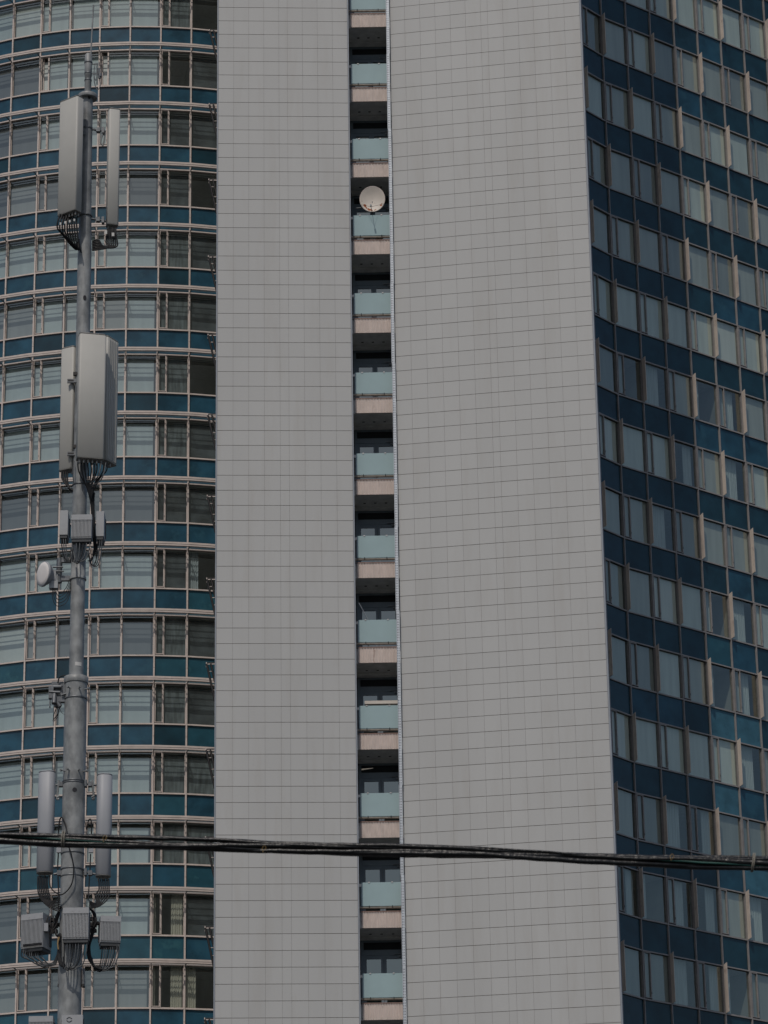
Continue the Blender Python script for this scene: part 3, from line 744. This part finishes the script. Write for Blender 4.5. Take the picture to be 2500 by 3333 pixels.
# 1 top left
a1, T, h = panel('panel_antenna', 'wide cream panel antenna highest on the mast, on its left side', 226, 328, 697, .385, .165, -36, -.25, m_ant)
cab = []
for i in range(9):
    x0 = 196+i*7.2; yb = 706-2*abs(i-5)
    lowx = 186+i*8.5; lowy = 757+i*5
    cab.append(([(x0, yb, -.28+.02*(i % 3)), (x0-7+i*.3, yb+22, -.3), (lowx+1, lowy-15, -.28), (lowx+18-i, lowy+8+i*2, -.22), (240+i*2, 795-3*i+12, -.16), (258, 812-4*i, -.13)], .0125))
cables(a1, cab)
for i in range(4):
    x0 = 197+i*15; b = MB(); p = mp(x0, 728-i*4, -.36); b.box(tuple(p-Vector((.013, .003, .02))), tuple(p+Vector((.013, .003, .02)))); b.build('cable_tag', m_tag, a1)
arm(a1, mp(262, 435, -.1), mp(285, 435, 0)); arm(a1, mp(255, 690, -.1), mp(283, 700, 0))
# 2 top right
a2, T, h = panel('panel_antenna', 'narrow tall cream panel antenna highest on the mast, on its right side', 365, 361, 735, .185, .15, 16, -.05, m_ant)
cab = []
for i in range(7):
    x0 = 350+i*4.2
    cab.append(([(x0, 744, -.08), (x0-3+i, 768, -.1), (x0-4+i*1.5, 790+i*2, -.1), (350-2*i, 806-i*2+i*i*.3, -.12), (322, 812-i*5, -.14), (300, 815-i*5, -.12)], .0125))
cables(a2, cab)
for px, py in ((345, 756), (368, 763)):
    b = MB(); p = mp(px, py, -.16); b.box(tuple(p-Vector((.02, .003, .03))), tuple(p+Vector((.02, .003, .03)))); b.build('cable_tag', m_tag, a2)
arm(a2, mp(300, 421, -.05), mp(345, 428, -.02)); arm(a2, mp(298, 712, -.05), mp(345, 720, -.02))
b = MB(); b.tube([mp(338, 425, -.05), mp(328, 460, -.05), mp(335, 475, -.05)], .014); b.tube([mp(343, 430, -.03), mp(338, 465, -.03), mp(334, 474, -.03)], .012); b.build('tilt_arm', m_steel, a2)
# 3 middle front
a3, T, h = panel('panel_antenna', 'widest cream panel antenna, covering the mast front above the middle', 293, 1094, 1496, .415, .17, 14, -.30, m_ant)
cab = []
for i in range(10):
    x0 = 253+i*10.5
    cab.append(([(x0, 1504, -.3), (x0+(-1 if i > 5 else 3), 1532, -.28), (x0+(290-x0)*.45, 1562+((i*5) % 9), -.22), (288+i*1.5-4, 1590+i*3, -.19), (296+i, 1640, -.14), (300+(i % 4)*3, 1700, -.1)], .0105))
cables(a3, cab)
cables(a3, [([(330, 1505, -.3), (322, 1545, -.34), (308, 1562, -.3), (296, 1575, -.25)], .009), ([(345, 1506, -.3), (335, 1550, -.34), (318, 1572, -.3), (300, 1580, -.25)], .009)], m_cabg)
arm(a3, mp(280, 1130, -.2), mp(281, 1140, 0)); 
# 4 middle behind right
a4, T, h = panel('panel_antenna', 'ribbed cream panel antenna half hidden behind the widest one, right of the mast', 349, 1108, 1508, .16, .30, -30, .12, m_ant, .02, True)
arm(a4, mp(300, 1200, 0), mp(345, 1200, .1))
# 5 middle left
a5, T, h = panel('panel_antenna', 'cream panel antenna with exposed steel clips, left behind the widest one', 220, 1137, 1532, .24, .16, -28, .10, m_ant)
for py in (1240, 1477):
    b = MB(); p = mp(232, py, -.06); b.box(tuple(p-Vector((.06, .02, .032))), tuple(p+Vector((.09, .02, .028)))); b.box(tuple(p-Vector((.05, .024, .012))), tuple(p+Vector((.04, -.019, .012))), 1); b.box(tuple(p+Vector((.03, -.03, .09))), tuple(p+Vector((.10, .02, .14))), 1)
    b.build('mount_clip', [m_steeld, m_iron], a5)
cables(a5, [([(201+i*6, 1536, .05), (203+i*6, 1560+i*4, .02), (222+i*3, 1585+i*4, -.02), (245, 1602-i*3, -.05)], .0125) for i in range(4)] )
cables(a5, [([(241, 1500, -.15), (237, 1540, -.2), (241, 1580, -.14)], .006)], m_cabg)
# 6 / 7 lower pair
a6, T, h = panel('panel_antenna', 'tall rounded grey antenna left of the mast where the black cables cross', 146, 2516, 2841, .245, .19, -12, -.02, m_antg, .085)
a7, T, h = panel('panel_antenna', 'tall rounded grey antenna right of the mast where the black cables cross', 336, 2525, 2852, .225, .19, 10, -.02, m_antg, .085)
cab = []
for i in range(7):
    x0 = 124+i*5.2
    cab.append(([(x0, 2852, -.04), (x0-1, 2880, -.06), (x0+4+i, 2915+i*3, -.08), (156+i*3, 2950-i*3, -.12), (196, 2968-i*6, -.16)], .0105))
cab.append(([(160, 2850, -.05), (166, 2890, -.1), (200, 2912, -.22), (232, 2880, -.24), (240, 2830, -.24), (232, 2780, -.24), (222, 2748, -.24), (217, 2700, -.2), (205, 2665, -.1), (196, 2665, -.05), (191, 2700, -.02), (190, 2745, -.02)], .010))
cab.append(([(190, 2778, -.02), (188, 2830, -.04), (191, 2900, -.08), (190, 2960, -.12)], .010))
cables(a6, cab)
cab = []
for i in range(6):
    x0 = 354-i*6.5
    cab.append(([(x0, 2862, -.04), (x0+1, 2895, -.06), (x0-3-i, 2925-i*3, -.09), (322-i*2, 2950-i*2, -.14), (290, 2957-i*5, -.17)], .0105))
cab.append(([(282, 2700, 0), (288, 2672, -.03), (296, 2668, -.05), (298, 2700, -.02), (296, 2745, 0)], .009))
cab.append(([(295, 2780, -.02), (293, 2830, -.04), (290, 2880, -.06), (287, 2930, -.12)], .009))
cables(a7, cab)
for rt_, sx, pxs in ((a6, -1, (190, 196)), (a7, 1, (295, 300))):
    arm(rt_, mp(181 if sx < 0 else 313, 2556, -.02), mp(220 if sx < 0 else 270, 2550, -.02)); arm(rt_, mp(175 if sx < 0 else 313, 2846, -.02), mp(215 if sx < 0 else 270, 2838, -.02))
    b = MB(); x = 189 if sx < 0 else 303
    b.tube([mp(x-sx*2, 2540, -.03), mp(x, 2570, -.03), mp(x+sx*3, 2600, -.03), mp(x-sx*4, 2600, -.03)], .016); b.cyl(mp(x-4, 2596, -.03), mp(x+5, 2590, -.03), .022); b.build('tilt_arm', m_steel, rt_)
    b = MB(); p = mp(pxs[0]-5, 2778); q = mp(pxs[1]+5, 2742); b.box((p.x, MY-.06, p.z), (q.x, MY-.01, q.z)); b.build('splitter_box', m_antg, rt_)
# vertical riser cables on the mast
def riser(pts, r_, mt=m_cab, nm='riser_cable'):
    b = MB(); b.tube(pts, r_, 0, 6, 6); b.build(nm, mt, mast)
for i in range(5): riser([mp(296+i*3, 1580+i*6, -.12), mp(298+i*2, 1640, -.12), mp(302+i*2, 1740, -.10), mp(306+i*2, 1785, -.04), mp(300-i, 1822, -.04), mp(286, 1826, -.06)], .009)
for i in range(5): riser([mp(197+i, 2950, -.14), mp(190-i*2, 2985, -.1), mp(178+i, 3015, -.06), mp(184, 3045, -.1), mp(196, 3040+i*3, -.14), mp(192+i, 3075, -.16), mp(188+i*2, 3110, -.18), mp(196+i*2, 3140, -.2), mp(212, 3148-i*2, -.2)], .013)
for i in range(4): riser([mp(290, 2955, -.12), mp(304+i*2, 2975, -.08), mp(306+i, 3010, -.06), mp(296+i*2, 3045, -.06), mp(286+i*2, 3080, -.08), mp(288+i*3, 3120, -.1), mp(308+i, 3146, -.12), mp(330, 3155-i*3, -.14)], .013)
for i in range(3): riser([mp(190+i*2, 3050, -.2), mp(187+i, 3070, -.21), mp(189+i, 3090, -.22)], .006, m_yel, 'yellow_lead')

def radio(label, x0, x1, y0, y1, dy, dep, yaw=0, side=None, cabs=0, drop=45, fins=True, name='radio_unit', tgt=None):
    p = mp((x0+x1)/2, y1, dy); q = mp((x0+x1)/2, y0, dy); w_ = (mp(x1, (y0+y1)/2, dy)-mp(x0, (y0+y1)/2, dy)).x; h = q.z-p.z
    root = thing(name, p, label, 'radio unit', 'radio units on the mast')
    T = Matrix.Translation(p) @ Matrix.Rotation(R(yaw), 4, 'Z')
    b = MB(); b.box((-w_/2, 0, 0), (w_/2, dep, h), 0, T)
    if fins:
        n_ = int(w_/.020)
        for i in range(n_):
            x = -w_/2+w_*(i+.5)/n_; b.box((x-.0045, -.022, .02), (x+.0045, .0, h-(.09 if h > .3 else .02)), 0, T)
        b.box((-w_/2, -.02, h-.085), (w_/2, 0, h), 0, T)
        for xx in (-.05, .05):
            for zz in (h-.05, h-.16): b.cyl(T @ Vector((xx*w_/.4, -.024, zz)), T @ Vector((xx*w_/.4, -.02, zz)), .006)
    b.build('housing', m_box, root)
    b = MB(); b.box((-w_/2+.01, .01, -.05), (w_/2-.01, dep-.01, -.001), 0, T)
    b.box((-w_/2-.012, dep-.06, .05), (-w_/2-.001, dep-.01, h-.05), 0, T); b.box((w_/2+.001, dep-.06, .05), (w_/2+.012, dep-.01, h-.05), 0, T)
    b.build('connector_base', m_boxd, root)
    xm = (x0+x1)/2 if tgt is None else tgt[0]; ym = y1+drop if tgt is None else tgt[1]
    for i in range(cabs):
        x = x0+6+(x1-x0-12)*i/(max(1, cabs-1)); b = MB()
        b.tube([mp(x, y1+6, dy+.04), mp(x, y1+6+drop*.35, dy+.02), mp(x+(xm-x)*.18, ym-2+(i % 3)*3, dy), mp(x+(xm-x)*.5, ym+15+(i % 4)*3-i*.5, dy), mp(x+(xm-x)*.86, ym+8+i*.6, dy+.02), mp(xm, ym-22+i*1.2, dy+.05)], .0085, 0, 6, 6)
        b.build('jumper_cable', m_cabg if i % 3 else m_cab, root)
    return root
radio('grey finned radio box facing forward on the mast, above the white microwave dish', 231.5, 298, 1676, 1752, -.32, .14, 0, cabs=6, drop=62, tgt=(236, 1812))
radio('narrow grey radio box seen edge on, left of the finned one above the microwave dish', 194, 220, 1661, 1740, -.08, .28, 0, cabs=3, drop=50, fins=False, tgt=(232, 1806))
radio('narrow grey radio box seen edge on, right of the finned one above the microwave dish', 312, 337.5, 1664, 1745, -.08, .28, 0, cabs=3, drop=50, fins=False, tgt=(290, 1824))
for px0, px1, py in ((194, 220, 1768), (312, 337, 1768)):
    pass
r4 = radio('large grey radio cabinet left of the mast above a looping fan of cables', 64.5, 143, 2975, 3085, -.10, .28, -20, cabs=11, drop=62, tgt=(188, 3125))
b = MB(); T = Matrix.Translation(mp(104, 3078, -.16)) @ Matrix.Rotation(R(-20), 4, 'Z')
for i in range(16): b.box((-.14+i*.0185, -.0, .0), (-.132+i*.0185, .02, .035), 0, T)
b.build('vent_slots', m_hole, r4)
b = MB(); p = mp(151, 3020, -.1); b.box(tuple(p-Vector((.03, .05, .06))), tuple(p+Vector((.03, .02, .06)))); b.build('side_handle', m_antg, r4)
r5 = radio('grey finned radio cabinet straight in front of the mast at the lower end', 203.5, 288, 2955, 3056, -.36, .15, 0, cabs=9, drop=84, tgt=(206, 3136))
r6 = radio('grey finned radio cabinet hanging right of the mast at the lower end', 326, 393, 2982, 3067, -.10, .24, 10, cabs=9, drop=70, tgt=(300, 3140))
radio('grey finned radio cabinet cut off by the lower picture edge, left of the mast', 92, 171, 3308, 3400, -.14, .25, 0)
r8 = radio('grey radio cover with two curved marks, cut off by the lower picture edge', 199, 268, 3303, 3400, -.34, .12, 0, fins=False)
b = MB()
for s_, yy in ((1, 3314), (-1, 3325)):
    b.tube([mp(217, 3316 if s_ > 0 else 3321, -.345), mp(225, 3311 if s_ > 0 else 3326, -.345), mp(234, 3315 if s_ > 0 else 3321, -.345)], .004, 0, 5)
b.build('cover_mark', m_boxd, r8)
for rt_, pa, pb in ((r4, (150, 3010, .0), (205, 3010, .02)), (r6, (322, 3005, .0), (285, 3010, .02))):
    b = MB(); b.cyl(mp(*pa), mp(*pb), .03); p = mp(*pa).lerp(mp(*pb), .5)
    for dz in (-.12, -.04, .05): b.box(tuple(p+Vector((-.05, -.05, dz))), tuple(p+Vector((.05, .05, dz+.04))))
    for i in range(4): b.tube([p+Vector((-.08+.03*i, -.07, .12)), p+Vector((-.10+.05*i, -.10, 0)), p+Vector((-.02*i, -.08, -.16))], .008, 0, 5, 5)
    b.build('mount_bracket', m_iron, rt_)

# microwave dish
mc = mp(139, 1868, -.10); mr = 42/PXM
mw = thing('microwave_dish', mc, 'small white drum shaped microwave dish on an arm left of the mast', 'dish antenna')
n = Vector((-.80, -.58, -.03)); T = axis_T(mc, n)
b = MB(); b.lathe([(.001, .012), (mr*.6, .010), (mr*.93, .002), (mr*.97, -.008)], 0, T, 36, False); b.build('radome', m_dishw, mw)
b = MB(); b.lathe([(mr*.96, .0), (mr, -.004), (mr, -.035), (mr*.93, -.045), (mr*.8, -.09), (mr*.45, -.15), (.05, -.17)], 0, T, 36); b.build('reflector_shell', m_antg, mw)
b = MB(); b.cyl(mp(192, 1897), mp(194, 1818), .045, 0, 14); b.cyl(mp(172, 1846, -.08), mp(205, 1846, -.08), .014); b.cyl(mp(172, 1858, -.08), mp(208, 1860, -.08), .012)
for py in (1829, 1889):
    b.box(tuple(mp(198, py, -.03)), tuple(mp(236, py-11, .03)))
b.build('mount_pipe', m_steeld, mw)
b = MB(); p = mp(176, 1905, -.05); b.box(tuple(p-Vector((.07, .05, .06))), tuple(p+Vector((.06, .06, .06)))); b.box(tuple(mp(164, 1900, -.06)), tuple(mp(190, 1862, .04))); p = mp(172, 1875, -.04); b.box(tuple(p-Vector((.04, .05, .08))), tuple(p+Vector((.05, .06, .08)))); b.build('outdoor_unit', m_box, mw)
cables(mw, [([(172+i*4, 1915, -.08), (171+i*4, 1945-i*6, -.1), (185+i*3, 1972-i*10, -.1), (215, 1962-i*12, -.08), (231-i, 1918-i*8, -.05), (233, 1880, -.02)],   .006) for i in range(5)])
# junction unit lower left of the mast
jp = mp(190, 2262, -.02)
ju = thing('junction_unit', jp, 'cluster of dark steel clamps bolted left of the mast beside its wide flange', 'mast equipment')
b = MB()
b.cyl(mp(168, 2236, -.05), mp(200, 2236, -.05), .03, 0, 10); b.cyl(mp(160, 2252, -.07), mp(196, 2254, -.07), .022, 0, 10)
b.box(tuple(mp(160, 2300, -.06)), tuple(mp(166, 2240, .02))); b.cyl(mp(176, 2290, -.08), mp(178, 2256, -.04), .04, 0, 12)
b.box(tuple(mp(184, 2284, -.06)), tuple(mp(218, 2272, .02))); b.box(tuple(mp(205, 2262, -.04)), tuple(mp(220, 2226, .03))); b.cyl(mp(186, 2286, -.05), mp(196, 2300, -.05), .035, 0, 10)
b.cyl(mp(200, 2262, -.09), mp(222, 2256, -.09), .014); b.box(tuple(mp(168, 2234, 0)), tuple(mp(206, 2222, .06)))
b.box(tuple(mp(170, 2282, -.03)), tuple(mp(206, 2244, .08))); b.box(tuple(mp(158, 2272, -.08)), tuple(mp(176, 2238, .0))); b.box(tuple(mp(176, 2298, -.05)), tuple(mp(200, 2276, .04)))
b.build('clamp_body', m_steeld, ju)
cables(ju, [([(188, 2224, -.03), (194, 2205, -.05), (212, 2199, -.06), (226, 2206, -.04)], .010), ([(186, 2300, -.04), (190, 2320, -.06), (180, 2335, -.05), (172, 2346, -.05)], .007),
            ([(192, 2298, -.04), (200, 2318, -.06), (216, 2328, -.05), (222, 2320, -.04)], .004), ([(184, 2302, -.04), (176, 2325, -.05), (174, 2340, -.05)], .006), ([(194, 2300, -.04), (188, 2330, -.05), (176, 2348, -.05)], .005)])

# ------------------------------------------------------------------ cable bundle across the street
CY = 14.0
cb = thing('cable_bundle', at(1250, 2770, CY), 'thick bundle of black overhead cables sagging across the whole picture', 'overhead cables')
cl = [(-1600, 2690), (-800, 2702), (-300, 2713), (0, 2722), (375, 2737), (750, 2749), (1080, 2764), (1430, 2776), (1900, 2791), (2200, 2800), (2500, 2808), (2900, 2818), (3400, 2828), (4200, 2838)]
def cly(x):
    for (a, ya), (c_, yc) in zip(cl, cl[1:]):
        if a <= x <= c_: return ya+(yc-ya)*(x-a)/(c_-a)
    return cl[-1][1]
rc_ = random.Random(11)
pxc = FPX/Vector((0, CY, 4)).dot(cF)
spec = [(m_bundle, 8.5), (m_bundle, 9.5), (m_bundle, 11), (m_bundle, 7.5), (m_cabt, 4.5), (m_bundle, 10), (m_bundle, 7), (m_cabg, 3.2), (m_bundle, 11), (m_bundle, 6.5), (m_bundle, 7.5), (m_bundle, 9), (m_bundle, 4), (m_bundle, 8)]
for i, (mt, rp) in enumerate(spec):
    ph = i*2*math.pi/len(spec)*2.4; tw = rc_.uniform(.0022, .0042)*(1 if i % 2 else -1)*.8; am = rc_.uniform(8, 16) if i % 3 else rc_.uniform(5, 11)
    pts = []
    for s_ in range(110):
        x = -1600+5800*s_/109
        lo = 5 if i % 3 else -5       # an upper and a lower strand that part and meet again
        if 950 < x < 2050 and i % 3 == 0: lo -= 16*math.sin(math.pi*(x-950)/1100)
        y = cly(x)+lo+am*math.sin(ph+tw*x)*.95+rc_.uniform(-1.1, 1.1); dy = .018*math.cos(ph+tw*x)
        pts.append(at(x, y, CY+dy))
    b = MB(); b.tube(pts, rp*.86/pxc, 0, 10, 3); b.build('cable', mt, cb)
def tie(px, dx, mt, w_=4, hh=30):
    b = MB(); c_ = at(px, cly(px)+1, CY); r_ = hh/pxc
    for o in (-.5, .5):
        pts = []
        for i in range(17):
            a = 2*math.pi*i/16; pts.append(c_+Vector((dx/pxc*math.sin(a)+o*w_/pxc, r_*.85*math.cos(a), r_*math.sin(a))))
        b.tube(pts, 2.2/pxc, 0, 6, 2)
    b.build('cable_tie', mt, cb)
tie(207, 1, m_tie, 7, 27); tie(2451, 5, m_tie, 5, 30)
for px, py in ((341, 2735), (860, 2768), (2188, 2795)):
    b = MB(); p = at(px, py, CY-.06); b.tube([p, p+Vector((.008, 0, .012)), p+Vector((.0, -.004, .02)), p+Vector((-.008, 0, .008)), p+Vector((-.004, 0, -.008))], .0014, 0, 5); b.build('wire_twist', m_yel, cb)
